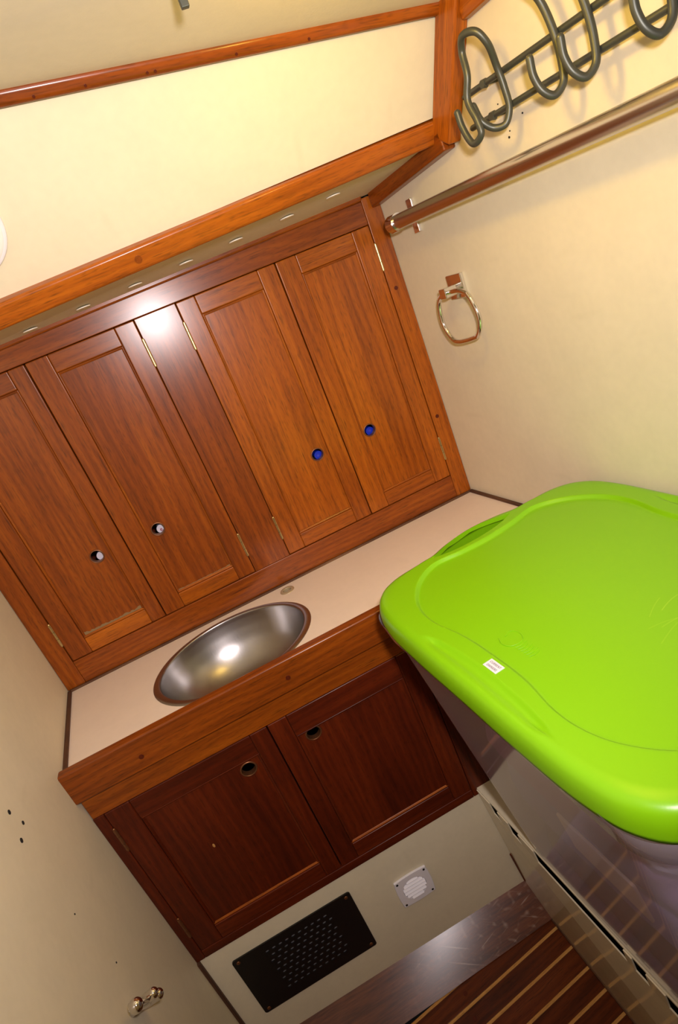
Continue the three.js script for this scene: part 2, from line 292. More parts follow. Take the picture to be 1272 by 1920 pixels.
function frameDoor(cab, label, x0, x1, y0, y1, px0, px1, py0, py1, hole, z, mats, hinges) {
  const rec = 0.006, t = 0.018;
  // the recessed panel is the door's own mesh; stiles, rails, ring, hinges hang from it
  const g = grainUV(roundHolePanel(px0 - 0.004, px1 + 0.004, py0 - 0.004, py1 + 0.004, hole.x, hole.y, hole.ri, z - rec, 0.007), 1);
  const d = part(cab, 'door', g, mats.panel, label);
  part(d, 'stile', box(x0, px0, y0, y1, z - t, z, 1, 0.0022), mats.stile);
  part(d, 'stile', box(px1, x1, y0, y1, z - t, z, 1, 0.0022), mats.stile);
  part(d, 'rail', box(px0, px1, py1, y1, z - t, z - 0.0002, 0, 0.0022), mats.railTop);
  part(d, 'rail', box(px0, px1, y0, py0, z - t, z - 0.0002, 0, 0.0022), mats.railLow);
  part(d, 'moulding', mergeGeometries([ // small bevel round the panel
    beam(V(px0 + 0.002, py0, z - rec + 0.0012), V(px0 + 0.002, py1, z - rec + 0.0012), 0.0045, 0.004, V(0.6, 0, 0.8), 0.001),
    beam(V(px1 - 0.002, py0, z - rec + 0.0012), V(px1 - 0.002, py1, z - rec + 0.0012), 0.0045, 0.004, V(-0.6, 0, 0.8), 0.001),
    beam(V(px0, py1 - 0.002, z - rec + 0.0012), V(px1, py1 - 0.002, z - rec + 0.0012), 0.0045, 0.004, V(0, -0.6, 0.8), 0.001)]), mats.stile);
  part(d, 'moulding', beam(V(px0, py0 + 0.002, z - rec + 0.0012), V(px1, py0 + 0.002, z - rec + 0.0012), 0.0045, 0.004, V(0, 0.6, 0.8), 0.001), mats.bead || mats.railLow);
  if (hole.dust) { // grey dust lodged along the foot of the panel
    const n = 40, sh = new THREE.Shape(); sh.moveTo(px0 + 0.004, py0 + 0.003); sh.lineTo(px1 - 0.004, py0 + 0.003);
    for (let i = 0; i <= n; i++) { const t = i / n; sh.lineTo(px1 - 0.004 - (px1 - px0 - 0.008) * t, py0 + 0.0042 + hole.dust * (0.35 + 0.5 * Math.abs(N(t * 9, hole.x * 50, 2)) + 0.5 * rnd() + 2.2 * Math.max(0, Math.abs(t - 0.5) - 0.42) * 5)); }
    const dg = new THREE.ExtrudeGeometry(sh, { depth: 0.0005, bevelEnabled: false }); dg.translate(0, 0, z - rec); part(d, 'dust', dg, M.dust, 'pale grey dust line');
  }
  part(d, 'finger_hole_ring', ringGeo(hole.x, hole.y, z - rec, hole.ri, hole.ro), M.brassDull, 'dull brass ring round the finger hole');
  if (hole.disc) {  // round cap of an item kept in the locker, hung from the door
    const c = new THREE.CylinderGeometry(0.0092, 0.0092, 0.022, 26); c.rotateX(Math.PI / 2); c.translate(hole.x + 0.0045, hole.y - 0.0065, z - rec - 0.028);
    const arm = box(hole.x - 0.004, hole.x + 0.012, hole.y - 0.034, hole.y - 0.001, z - rec - 0.045, z - rec - 0.039, 1, 0.001);
    part(d, 'disc', c, hole.disc, hole.discLabel); part(d, 'disc_arm', arm, M.nearBlack);
    if (hole.letter) {
      const cv = document.createElement('canvas'); cv.width = cv.height = 128; const k = cv.getContext('2d');
      k.fillStyle = '#d9d6e4'; k.fillRect(0, 0, 128, 128); k.fillStyle = '#8c2038'; k.font = 'bold 84px sans-serif'; k.textAlign = 'center'; k.textBaseline = 'middle'; k.fillText('e', 56, 72);
      const tx = new THREE.CanvasTexture(cv); tx.colorSpace = THREE.SRGBColorSpace;
      const dg = new THREE.CircleGeometry(0.0082, 24); dg.rotateZ(0.4); dg.translate(hole.x + 0.0045, hole.y - 0.0065, z - rec - 0.0168);
      part(d, 'disc_print', dg, new THREE.MeshPhysicalMaterial({ map: tx, roughness: 0.45 }));
    }
  }
  for (const [hx, hy] of hinges) piece(d, 'hinge', hingeG, mats.hinge || M.brass, V(hx, hy, z + 0.001), null, 'slim brass barrel hinge');
  return d;
}
{ // upper cabinet
  const cab = thing('wall_cabinet', 'long honey teak wall cabinet with four tall panelled doors', 'cabinet', V(0.4, 0.002, -0.1));
  const z = 0;
  part(cab, 'case', mergeGeometries([box(-0.098, 0.898, 0.004, 0.66, -0.2, -0.19, 1, 0), box(-0.098, 0.898, 0.004, 0.014, -0.19, -0.02, 0, 0), box(-0.098, 0.898, 0.65, 0.66, -0.19, -0.02, 0, 0),
    box(-0.112, -0.104, 0.004, 0.66, -0.2, -0.02, 1, 0), box(0.882, 0.89, 0.004, 0.66, -0.2, -0.02, 1, 0), box(0.4, 0.408, 0.014, 0.65, -0.19, -0.02, 1, 0)].map(g => g)), M.dark);
  part(cab, 'frame_rail', box(-0.06, 0.862, 0.626, 0.67, z - 0.02, z, 0, 0.0015), M.teak);
  part(cab, 'frame_rail', box(-0.06, 0.862, 0.003, 0.057, z - 0.02, z, 0, 0.0015), M.teak);
  part(cab, 'frame_stile', box(-0.0995, -0.0605, 0.003, 0.662, z - 0.02, z, 1, 0.0015), M.teak);
  part(cab, 'frame_stile', box(0.3612, 0.4438, 0.0575, 0.6255, z - 0.02, z, 1, 0.0015), M.teak);
  const fr = part(cab, 'frame_stile', box(0.8622, 0.8992, 0.003, 0.675, z - 0.02, z + 0.001, 1, 0.0015), M.honey);
  for (const [x, y] of [[0.876, 0.493], [0.875, 0.203]]) { const g = new THREE.CylinderGeometry(0.0042, 0.0042, 0.001, 16); g.rotateX(Math.PI / 2); g.translate(x, y, 0.001); part(fr, 'roundel', g, M.dark); }
  part(cab, 'cornice', beam(V(-0.098, 0.6625, 0.004), V(0.862, 0.676, 0.004), 0.012, 0.012, V(0, 0, 1), 0.004), M.teak);
  const mh = { panel: M.honey, stile: M.honey, railTop: M.honey, railLow: M.honey }, mt = { panel: M.teak, stile: M.teak, railTop: M.teak, railLow: M.honey };
  const ri = 0.0122, ro = 0.0152;
  frameDoor(cab, 'narrow door beside left wall with white disc', -0.0585, 0.1488, 0.059, 0.625, -0.016, 0.118, 0.093, 0.589, { x: 0.088, y: 0.24, ri, ro, disc: M.ivory, discLabel: 'plain white round disc inside the locker', dust: 0.006 }, z, mt, [[-0.0595, 0.128], [-0.0595, 0.561]]);
  frameDoor(cab, 'door with white disc left of the wide middle stile', 0.1508, 0.3602, 0.059, 0.625, 0.193, 0.322, 0.092, 0.590, { x: 0.219, y: 0.238, ri, ro, disc: M.ivory, discLabel: 'white round disc inside the locker printed with a red e', letter: true, dust: 0.002 }, z, mt, [[0.3608, 0.128], [0.3608, 0.561]]);
  frameDoor(cab, 'door with blue disc right of the wide middle stile', 0.4448, 0.6518, 0.059, 0.625, 0.483, 0.614, 0.092, 0.589, { x: 0.589, y: 0.238, ri, ro, disc: M.blue, discLabel: 'blue round disc inside the locker' }, z, mh, [[0.4442, 0.128], [0.4442, 0.561]]);
  frameDoor(cab, 'narrow door beside right wall with blue disc', 0.6538, 0.8612, 0.059, 0.625, 0.697, 0.822, 0.092, 0.588, { x: 0.718, y: 0.238, ri, ro, disc: M.blue, discLabel: 'blue round disc inside the locker' }, z, mh, [[0.862, 0.128], [0.862, 0.561]]);
}
{ // lower cabinet, in a darker red-brown tone than the upper one
  const cab = thing('base_cabinet', 'dark red-brown base cabinet with two doors under the sink counter', 'cabinet', V(0.3, -0.507, 0.2));
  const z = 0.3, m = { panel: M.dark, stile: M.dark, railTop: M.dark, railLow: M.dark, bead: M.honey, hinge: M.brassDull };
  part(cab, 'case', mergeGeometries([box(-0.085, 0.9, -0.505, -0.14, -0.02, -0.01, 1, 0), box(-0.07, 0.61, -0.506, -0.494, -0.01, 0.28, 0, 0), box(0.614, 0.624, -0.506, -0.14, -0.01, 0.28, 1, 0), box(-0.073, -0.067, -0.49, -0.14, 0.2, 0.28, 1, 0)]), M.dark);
  part(cab, 'frame_rail', box(-0.0725, 0.925, -0.0975, -0.0465, z - 0.022, z, 0, 0.002), M.teak);
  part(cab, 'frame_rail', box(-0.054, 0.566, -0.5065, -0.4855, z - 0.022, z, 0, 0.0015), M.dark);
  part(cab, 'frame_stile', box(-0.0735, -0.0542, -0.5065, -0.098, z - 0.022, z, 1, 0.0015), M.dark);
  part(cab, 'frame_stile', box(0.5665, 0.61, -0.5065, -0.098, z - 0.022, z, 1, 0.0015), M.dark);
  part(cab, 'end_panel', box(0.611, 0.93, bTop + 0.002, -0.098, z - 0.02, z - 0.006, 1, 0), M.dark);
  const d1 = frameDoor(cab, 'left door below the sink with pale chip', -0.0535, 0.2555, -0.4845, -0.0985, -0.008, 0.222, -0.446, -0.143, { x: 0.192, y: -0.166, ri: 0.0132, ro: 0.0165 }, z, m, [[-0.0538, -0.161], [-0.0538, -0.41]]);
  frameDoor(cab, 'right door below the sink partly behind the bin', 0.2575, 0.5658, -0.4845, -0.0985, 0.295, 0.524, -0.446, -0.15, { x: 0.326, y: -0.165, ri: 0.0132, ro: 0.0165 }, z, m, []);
  const chip = new THREE.SphereGeometry(0.0032, 10, 6); chip.scale(0.7, 1.5, 0.12); chip.translate(0.069, -0.28, z - 0.006); part(d1, 'chip_mark', chip, M.pale, 'pale chip in the varnish');
}
{ // counter with its front rail
  const top = thing('countertop', 'cream laminate counter with teak front rail holding the steel sink', 'counter', V(0.4, -0.02, 0.15));
  const s = new THREE.Shape(), z1 = 0.297; s.moveTo(xl(0) + 0.001, -0.002); s.lineTo(xr(0) - 0.001, -0.002); s.lineTo(xr(z1) - 0.001, -z1); s.lineTo(xl(z1) + 0.001, -z1); s.closePath();
  const h = new THREE.Path(); h.absellipse(0.255, -0.165, 0.157, 0.13, 0, Math.PI * 2, true); s.holes.push(h);
  const fh = new THREE.Path(); fh.absarc(0.404, -0.036, 0.010, 0, Math.PI * 2, true); s.holes.push(fh);
  const g = new THREE.ExtrudeGeometry(s, { depth: 0.02, bevelEnabled: false, curveSegments: 48 }); g.rotateX(-Math.PI / 2); g.translate(0, -0.02, 0);
  part(top, 'worktop', g, M.counter);
  part(top, 'edge_rail', beam(V(-0.0745, -0.0145, 0.3065), V(0.933, -0.0145, 0.3065), 0.063, 0.021, V(0, 0, 1), 0.004), M.teak, 'varnished teak front rail');
  for (const [x, y] of [[0.055, -0.02], [0.33, -0.018]]) { const p = new THREE.CylinderGeometry(0.0045, 0.0045, 0.001, 16); p.rotateX(Math.PI / 2); p.translate(x, y, 0.3172); part(top, 'roundel', p, M.dark); }
  part(top, 'edge_bead', beam(V(xl(0.004) + 0.004, 0.002, 0.004), V(xl(0.296) + 0.004, 0.002, 0.296), 0.008, 0.005, V(0, 1, 0), 0.001), M.caulk);
  part(top, 'edge_bead', beam(V(xr(0.004) - 0.004, 0.002, 0.004), V(xr(0.296) - 0.004, 0.002, 0.296), 0.008, 0.006, V(0, 1, 0), 0.001), M.caulk);
  part(top, 'edge_bead', beam(V(-0.097, 0.002, 0.004), V(0.897, 0.002, 0.004), 0.005, 0.005, V(0, 1, 0), 0.001), M.caulk);
  const e = new THREE.LatheGeometry([[0.0088, -0.018], [0.0088, 0.0012], [0.0105, 0.002], [0.0155, 0.0016], [0.0165, 0], [0.0165, -0.0005]].map(a => new THREE.Vector2(...a)), 32); e.translate(0.404, 0, 0.036);
  part(top, 'hole_collar', e, new THREE.MeshPhysicalMaterial({ color: 0xb8a684, roughness: 0.35, metalness: 0.3 }), 'small collar round the tap hole');
}
{ // sink
  const k = thing('sink_basin', 'oval stainless steel sink basin set in the counter', 'sink', V(0.255, -0.115, 0.165));
  const prof = [[0.018, -0.112], [0.04, -0.110], [0.075, -0.101], [0.105, -0.083], [0.128, -0.058], [0.142, -0.03], [0.149, -0.01], [0.1515, 0.0005], [0.153, 0.0028]].map(a => new THREE.Vector2(...a));
  const sm = new THREE.SplineCurve(prof).getPoints(40);
  const bowl = new THREE.LatheGeometry(sm, 96), rim = new THREE.LatheGeometry([[0.1528, 0.0026], [0.1545, 0.0034], [0.159, 0.0034], [0.164, 0.0022], [0.1665, 0.0003]].map(a => new THREE.Vector2(...a)), 96), drain = new THREE.LatheGeometry([[0.0001, -0.118], [0.014, -0.118], [0.015, -0.113], [0.019, -0.1115]].map(a => new THREE.Vector2(...a)), 32);
  for (const g of [bowl, rim]) g.scale(1, 1, 0.832); for (const g of [bowl, rim, drain]) g.translate(0.255, 0, 0.165);
  part(k, 'bowl', bowl, M.steel); part(k, 'rim', rim, M.steel); part(k, 'drain', drain, M.nearBlack);
}

// ---------------------------------------------------------------- vents in the low panel
{
  const z = 0.2982, base = V(0.112, -0.73, z);
  const v = thing('vent_plate', 'black rectangular vent plate with rows of small slots', 'vent', base);
  const x0 = -0.021, x1 = 0.245, y0 = -0.728, y1 = -0.5525, r = 0.006;
  const s = new THREE.Shape(); s.moveTo(x0 + r, y0); s.lineTo(x1 - r, y0); s.absarc(x1 - r, y0 + r, r, -Math.PI / 2, 0); s.lineTo(x1, y1 - r); s.absarc(x1 - r, y1 - r, r, 0, Math.PI / 2); s.lineTo(x0 + r, y1); s.absarc(x0 + r, y1 - r, r, Math.PI / 2, Math.PI); s.lineTo(x0, y0 + r); s.absarc(x0 + r, y0 + r, r, Math.PI, Math.PI * 1.5);
  for (let j = 0; j < 9; j++) for (let i = 0; i < 10; i++) {
    const cx = 0.048 + i * 0.0146 + (j % 2) * 0.0073, cy = -0.695 + j * 0.0148; if (cx > 0.19) continue;
    const h = new THREE.Path(); h.absellipse(cx, cy, 0.0046, 0.0031, 0, Math.PI * 2, true, 0.25); s.holes.push(h);
  }
  const g = new THREE.ExtrudeGeometry(s, { depth: 0.003, bevelEnabled: false, curveSegments: 5 }); g.translate(0, 0, z);
  part(v, 'plate', g, M.black);
  part(v, 'lit_edge_backing', box(0.03, 0.2, -0.71, -0.565, z - 0.0002, z + 0.0006, 1, 0), new THREE.MeshPhysicalMaterial({ color: 0x77777c, roughness: 0.5 }), 'pale grey backing standing for lit slot edges');  // grey sheet added in place of light caught on the slot edges
  for (const [x, y] of [[x0 + 0.011, y0 + 0.01], [x1 - 0.011, y0 + 0.01], [x1 - 0.011, y1 - 0.01], [x0 + 0.011, y1 - 0.01]]) { const c = new THREE.SphereGeometry(0.0042, 14, 8); c.scale(1, 1, 0.4); c.translate(x, y, z + 0.003); part(v, 'screw', c, M.brassDull); }
}
{
  const z = 0.2982, cx = 0.371, cy = -0.639, v = thing('vent_cover', 'small white square vent cover with round louvres', 'vent', V(cx, cy - 0.04, z));
  const s = new THREE.Shape(), a = 0.037, b = 0.0425; s.moveTo(-a, -a); s.quadraticCurveTo(0, -b, a, -a); s.quadraticCurveTo(b, 0, a, a); s.quadraticCurveTo(0, b, -a, a); s.quadraticCurveTo(-b, 0, -a, -a);
  const h = new THREE.Path(); h.absarc(0, 0, 0.0285, 0, Math.PI * 2, true); s.holes.push(h);
  const g = new THREE.ExtrudeGeometry(s, { depth: 0.003, bevelEnabled: true, bevelSize: 0.0012, bevelThickness: 0.0012, bevelSegments: 2, curveSegments: 28 }); g.translate(cx, cy, z + 0.0012);
  part(v, 'plate', g, M.white);
  const bk = new THREE.CylinderGeometry(0.0283, 0.0283, 0.0012, 40); bk.rotateX(Math.PI / 2); bk.translate(cx, cy, z + 0.0006); part(v, 'backing', bk, M.white);
  for (let k = 0; k < 6; k++) { const yy = -0.0235 + k * 0.0094, w = 2 * Math.sqrt(0.028 ** 2 - (Math.abs(yy)) ** 2) - 0.003; const l = new RoundedBoxGeometry(w, 0.0012, 0.0072, 2, 0.0005); l.rotateX(0.75); l.translate(cx, cy + yy, z + 0.0042); part(v, 'louvre', l, M.white); }
  for (const [x, y] of [[-1, -1], [1, -1], [1, 1], [-1, 1]]) { const c = new THREE.CylinderGeometry(0.0026, 0.0026, 0.002, 12); c.rotateX(Math.PI / 2); c.translate(cx + x * 0.0325, cy + y * 0.0325, z + 0.005); part(v, 'screw', c, M.nearBlack); }
}

// ---------------------------------------------------------------- bench under the bin
{
  const xt = z => 0.577 + 0.0875 * (z - 0.29), xb = z => 0.612 + 0.0628 * (z - 0.29), z0 = 0.3, z1 = 1.35;
  const b = thing('bench', 'low glossy cream bench along the right wall carrying the bin', 'bench', V(0.8, FL, 0.8));
  const fc = (z, y) => V(xb(z) + (xt(z) - xb(z)) * (y - FL) / (bTop - FL), y, z), ys = bTop - 0.036, yt = bTop - 0.004;
  part(b, 'front_panel', slab([fc(z0, FL), fc(z1, FL), fc(z1, ys), fc(z0, ys)].reverse(), 0.0025), M.gloss);
  part(b, 'bench_top', slab([V(xt(z0), bTop, z0), V(xt(z1), bTop, z1), V(xr(z1) - 0.002, bTop, z1), V(xr(z0) - 0.002, bTop, z0)], 0.004), M.gloss);
  part(b, 'slot_shade_board', slab([V(xt(z0) + 0.05, FL + 0.01, z0), V(xt(z1) + 0.05, FL + 0.01, z1), V(xt(z1) + 0.03, bTop - 0.006, z1), V(xt(z0) + 0.03, bTop - 0.006, z0)].reverse(), 0.01), M.nearBlack);  // black board behind the slots stands in for their shaded inside
  part(b, 'end_panel', box(0.69, 1.04, FL, bTop - 0.006, z1 - 0.012, z1, 1, 0), M.gloss);
  const gaps = [[0.345, 0.371], [0.405, 0.436], [0.481, 0.69], [0.706, 0.732], [0.766, 0.84], [0.87, 1.1]];
  let zz = z0; for (const [a, c] of [...gaps, [z1, z1]]) { // spacer blocks between the black gaps
    if (a > zz) { const m = (a + zz) / 2; part(b, 'spacer', slab([fc(zz, ys - 0.0002), fc(a, ys - 0.0002), fc(a, yt), fc(zz, yt)].reverse(), 0.0025), M.gloss); }
    zz = c;
  }
  part(b, 'foot_strip', beam(V(xb(0.37) - 0.003, FL + 0.004, 0.37), V(xb(z1) - 0.003, FL + 0.004, z1), 0.007, 0.006, V(-1, 0, 0), 0.001), M.caulk);
  part(b, 'corner_bead', beam(V(0.606, -0.81, 0.302), V(0.596, -0.71, 0.302), 0.007, 0.006, V(-1, 0, 0.5), 0.002), M.dark);
}

// ---------------------------------------------------------------- storage bin
const BA = 5.2 * Math.PI / 180, BC = V(0.737, 0, 0.672);
const bu = V(Math.cos(BA), 0, -Math.sin(BA)), bw = V(Math.sin(BA), 0, Math.cos(BA));
const bin = thing('storage_bin', 'large clear plastic storage bin with bright green lid', 'bin', V(BC.x, bTop, BC.z));
bin.rotation.y = BA;
const LY = 0.116 - bTop;                     // lid top above the bench
const sub = (parent, name, g, m, label) => { const o = new THREE.Mesh(g, m); o.name = name; o.castShadow = o.receiveShadow = true; if (label) o.userData.label = label; parent.add(o); return o; };
function rrect(hx, hz, r, n = 12) { const p = []; for (const [sx, sz, a0] of [[1, 1, 0], [-1, 1, 1], [-1, -1, 2], [1, -1, 3]]) for (let i = 0; i <= n; i++) { const a = (a0 + i / n) * Math.PI / 2; p.push([sx * (hx - r) + r * Math.cos(a), sz * (hz - r) + r * Math.sin(a)]); } return p; }
function loft(rings, closeEnd, closeStart) { // rings: arrays of Vector3 of equal count, closed loops
  const n = rings[0].length, pos = [], idx = [];
  for (const r of rings) for (const p of r) pos.push(p.x, p.y, p.z);
  for (let k = 0; k + 1 < rings.length; k++) for (let i = 0; i < n; i++) { const j = (i + 1) % n, a = k * n + i, b = k * n + j, c = a + n, d = b + n; idx.push(a, c, b, b, c, d); }
  const cap = (k, flip) => { const c = V(0, 0, 0); rings[k].forEach(p => c.add(p)); c.divideScalar(n); const ci = pos.length / 3; pos.push(c.x, c.y, c.z); for (let i = 0; i < n; i++) { const j = (i + 1) % n; flip ? idx.push(ci, k * n + j, k * n + i) : idx.push(ci, k * n + i, k * n + j); } };
  if (closeStart) cap(0, false); if (closeEnd) cap(rings.length - 1, true);
  const g = new THREE.BufferGeometry(); g.setAttribute('position', new THREE.Float32BufferAttribute(pos, 3)); g.setIndex(idx); g.computeVertexNormals(); return g;
}
const binHalf = t => [0.124 + (0.217 - 0.124) * t, 0.225 + (0.270 - 0.225) * t, 0.04 + 0.02 * t];
{
  const H = LY - 0.03, rings = [];
  for (const [t, inset] of [[0, 0.012], [0, 0.004], [0.012, 0], [0.2, 0], [0.4, 0], [0.6, 0], [0.8, 0], [0.93, 0], [0.94, -0.006], [1, -0.007]]) {
    const [hx, hz, r] = binHalf(t), y = t === 0 && inset > 0.01 ? 0.001 : t === 0 ? 0.003 : t * H;
    rings.push(rrect(hx - inset, hz - inset, r).map(([x, z]) => V(x, y, z)));
  }
  const g = loft(rings, false, true);
  M.clear = new THREE.MeshPhysicalMaterial({ color: 0xe6e2fb, transmission: 0.64, roughness: 0.09, thickness: 0, ior: 1.45, side: THREE.DoubleSide });
  sub(bin, 'body', g, M.clear, 'milky clear plastic body');
  // lid: one closed loft, then the two hand holes are cut
  const sym = q => { const all = []; const m = q.length - 1; // quarter from +x axis to +z axis
    for (let i = 0; i <= m; i++) all.push([q[i][0], q[i][1]]); for (let i = m - 1; i >= 0; i--) all.push([-q[i][0], q[i][1]]);
    for (let i = 1; i <= m; i++) all.push([-q[i][0], -q[i][1]]); for (let i = m - 1; i > 0; i--) all.push([q[i][0], -q[i][1]]); return all; };
  const contour = (q, n) => { const cv = new THREE.CatmullRomCurve3(sym(q).map(([x, z]) => V(x, 0, z)), true, 'centripetal'), raw = cv.getPoints(1600); const ang = raw.map(p => (Math.atan2(p.z, p.x) + 2 * Math.PI) % (2 * Math.PI)); const out = [];
    for (let i = 0; i < n; i++) { const a = i / n * 2 * Math.PI; let best = 0, bd = 9; for (let k = 0; k < raw.length; k++) { let d = Math.abs(ang[k] - a); d = Math.min(d, 2 * Math.PI - d); if (d < bd) { bd = d; best = k; } } out.push(raw[best].clone()); } return out; };
  const NN = 240;
  const oc = contour([[0.229, 0], [0.2292, 0.1], [0.226, 0.19], [0.2165, 0.235], [0.196, 0.264], [0.165, 0.279], [0.125, 0.283], [0.09, 0.285], [0.055, 0.296], [0, 0.304]], NN);
  const ic = contour([[0.171, 0], [0.173, 0.06], [0.182, 0.115], [0.181, 0.15], [0.17, 0.186], [0.14, 0.227], [0.1, 0.249], [0.05, 0.241], [0, 0.237]], NN);
  const mix = (f, inset, y, gripOn) => oc.map((p, i) => {
    const q = ic[i], d = q.clone().sub(p), L = d.length(), a = p.clone().addScaledVector(d, f + inset / L); let yy = y;
    if (gripOn) { const t = (a.z - 0.02) / 0.12; if (Math.abs(t) < 1) { const cx = 0.2085 - 0.005 * (1 - t * t), w = 0.0098 * Math.sqrt(1 - t * t) + 1e-4, e = Math.abs(Math.abs(a.x) - cx) / w; if (e < 1) yy -= 0.0045 * Math.pow(1 - e * e, 1.0) * Math.min(1, 3 * (1 - t * t)); } }
    return V(a.x, yy, a.z); });
  const R = [];
  R.push(mix(0, 0.006, LY - 0.036), mix(0, 0.001, LY - 0.036), mix(0, 0, LY - 0.03), mix(0, 0.0012, LY - 0.018), mix(0, 0.004, LY - 0.0085), mix(0, 0.0085, LY - 0.003), mix(0, 0.0145, LY - 0.0006));
  for (let k = 0; k <= 14; k++) R.push(mix(0.36 + k * 0.042, 0, LY, true));
  R.push(mix(1, -0.002, LY - 0.0006), mix(1, 0, LY - 0.0022), mix(1, 0.0016, LY - 0.0046), mix(1, 0.003, LY - 0.0054), mix(1, 0.006, LY - 0.0056));
  for (const f of [0.8, 0.5, 0.2]) R.push(ic.map(p => V(p.x * f, LY - 0.0056 + 0.0012 * (1 - f * f), p.z * f)));
  const top = R[R.length - 1];
  const under = [0.2, 0.5, 0.8, 1].map(f => ic.map(p => V(p.x * f, LY - 0.0104, p.z * f)));
  R.push(...under, mix(0, 0.03, LY - 0.0065), mix(0, 0.011, LY - 0.0085), mix(0, 0.006, LY - 0.016));
  // close the solid: centre caps joined as one ring chain
  const chainTop = R.slice(0, R.indexOf(top) + 1), chainUnder = R.slice(R.indexOf(top) + 1);
  const g1 = loft(chainTop, true, false), g2 = loft([...chainUnder, chainTop[0]], false, true);
  for (const q of [g1, g2]) q.deleteAttribute('normal');
  let lid = mergeVertices(mergeGeometries([g1, g2]), 1e-6); lid.computeVertexNormals();
  const luv = new Float32Array(lid.attributes.position.count * 2); for (let i = 0; i < luv.length / 2; i++) { luv[2 * i] = lid.attributes.position.getX(i) / 0.64 + 0.5; luv[2 * i + 1] = lid.attributes.position.getZ(i) / 0.64 + 0.5; } lid.setAttribute('uv', new THREE.BufferAttribute(luv, 2));
  const cut = sgn => { const s = new THREE.Shape(); s.moveTo(-0.08, 0.267); s.bezierCurveTo(-0.055, 0.276, -0.034, 0.2935, 0, 0.2935); s.bezierCurveTo(0.034, 0.2935, 0.055, 0.276, 0.08, 0.267); s.bezierCurveTo(0.06, 0.256, 0.035, 0.25, 0, 0.25); s.bezierCurveTo(-0.035, 0.25, -0.06, 0.256, -0.08, 0.267);
    const e = new THREE.ExtrudeGeometry(s, { depth: 0.06, bevelEnabled: false, curveSegments: 16 }); e.rotateX(Math.PI / 2); if (sgn < 0) e.rotateY(Math.PI); e.translate(-0.012 * (sgn < 0 ? 1 : 0), LY + 0.02, 0); return e; };
  const ev = new Evaluator(); ev.attributes = ['position', 'normal', 'uv']; ev.useGroups = false;
  let br = new Brush(lid); br.updateMatrixWorld();
  for (const sg of [1, -1]) { const c = new Brush(cut(sg)); c.updateMatrixWorld(); br = ev.evaluate(br, c, SUBTRACTION); }
  const cvs = document.createElement('canvas'); cvs.width = cvs.height = 1024; const k = cvs.getContext('2d'); k.fillStyle = '#7cbd08'; k.fillRect(0, 0, 1024, 1024);
  k.lineCap = 'round'; for (let i = 0; i < 26; i++) { const x = 512 + (0.03 + 0.16 * rnd()) / 0.64 * 1024 - 120, y = 512 + (0.06 + 0.16 * rnd()) / 0.64 * 1024, a = -0.5 + rnd() * 0.9, L = 20 + rnd() * 70; k.strokeStyle = `rgba(196,226,110,${0.15 + 0.3 * rnd()})`; k.lineWidth = 0.6 + rnd() * 0.8; k.beginPath(); k.moveTo(x, y); k.quadraticCurveTo(x + L * 0.5 * Math.cos(a) + 8, y + L * 0.5 * Math.sin(a) - 8, x + L * Math.cos(a), y + L * Math.sin(a)); k.stroke(); }
  const lt = new THREE.CanvasTexture(cvs); lt.colorSpace = THREE.SRGBColorSpace; lt.flipY = false;
  M.lid = new THREE.MeshPhysicalMaterial({ map: lt, roughness: 0.34, bumpMap: fineBump, bumpScale: 0.00003 });
  const lidMesh = sub(bin, 'lid', br.geometry, M.lid, 'bright green plastic lid with hand holes');
  // faint raised maker's mark: an oval sweep with slanted strokes
  const em = [], P = (x, z) => V(x, LY - 0.0048, z);
  em.push(tube([P(-0.139, -0.02), P(-0.128, -0.024), P(-0.123, -0.012), P(-0.13, 0.002), P(-0.145, 0.0), P(-0.15, -0.012), P(-0.146, -0.024)], 0.0006, 30, false, 5));
  for (let i = 0; i < 6; i++) em.push(tube([P(-0.127 - (i % 2) * 0.002, 0.006 + i * 0.005), P(-0.136, 0.008 + i * 0.005), P(-0.144, 0.006 + i * 0.005)], 0.0005, 8, false, 5));
  sub(lidMesh, 'embossed_mark', mergeGeometries(em), M.lid, 'faint embossed mark');
  const cs = document.createElement('canvas'); cs.width = 384; cs.height = 208; const t = cs.getContext('2d'); t.fillStyle = '#dcdae2'; t.fillRect(0, 0, 384, 208); t.fillStyle = '#6a6580'; t.font = 'bold 68px sans-serif'; t.textAlign = 'center'; t.textBaseline = 'middle'; t.fillText('CURRENT', 192, 60); t.fillText('OWNERS', 192, 148);
  const ct = new THREE.CanvasTexture(cs); ct.colorSpace = THREE.SRGBColorSpace;
  const sg = new THREE.BoxGeometry(0.0245, 0.0135, 0.0004), plain = new THREE.MeshPhysicalMaterial({ color: 0xdcdae2, roughness: 0.5 }), pm = new THREE.MeshPhysicalMaterial({ map: ct, roughness: 0.5 });
  const st = new THREE.Mesh(sg, [plain, plain, plain, plain, pm, plain]); st.name = 'sticker'; st.userData.label = 'white sticker reading CURRENT OWNERS'; st.castShadow = st.receiveShadow = true;
  // lies flat, its lines running along the lid's long side
  st.quaternion.setFromRotationMatrix(new THREE.Matrix4().makeBasis(V(0, 0, 1), V(1, 0, 0), V(0, 1, 0))); st.position.set(-0.184, LY + 0.0004, 0.018); lidMesh.add(st);
}
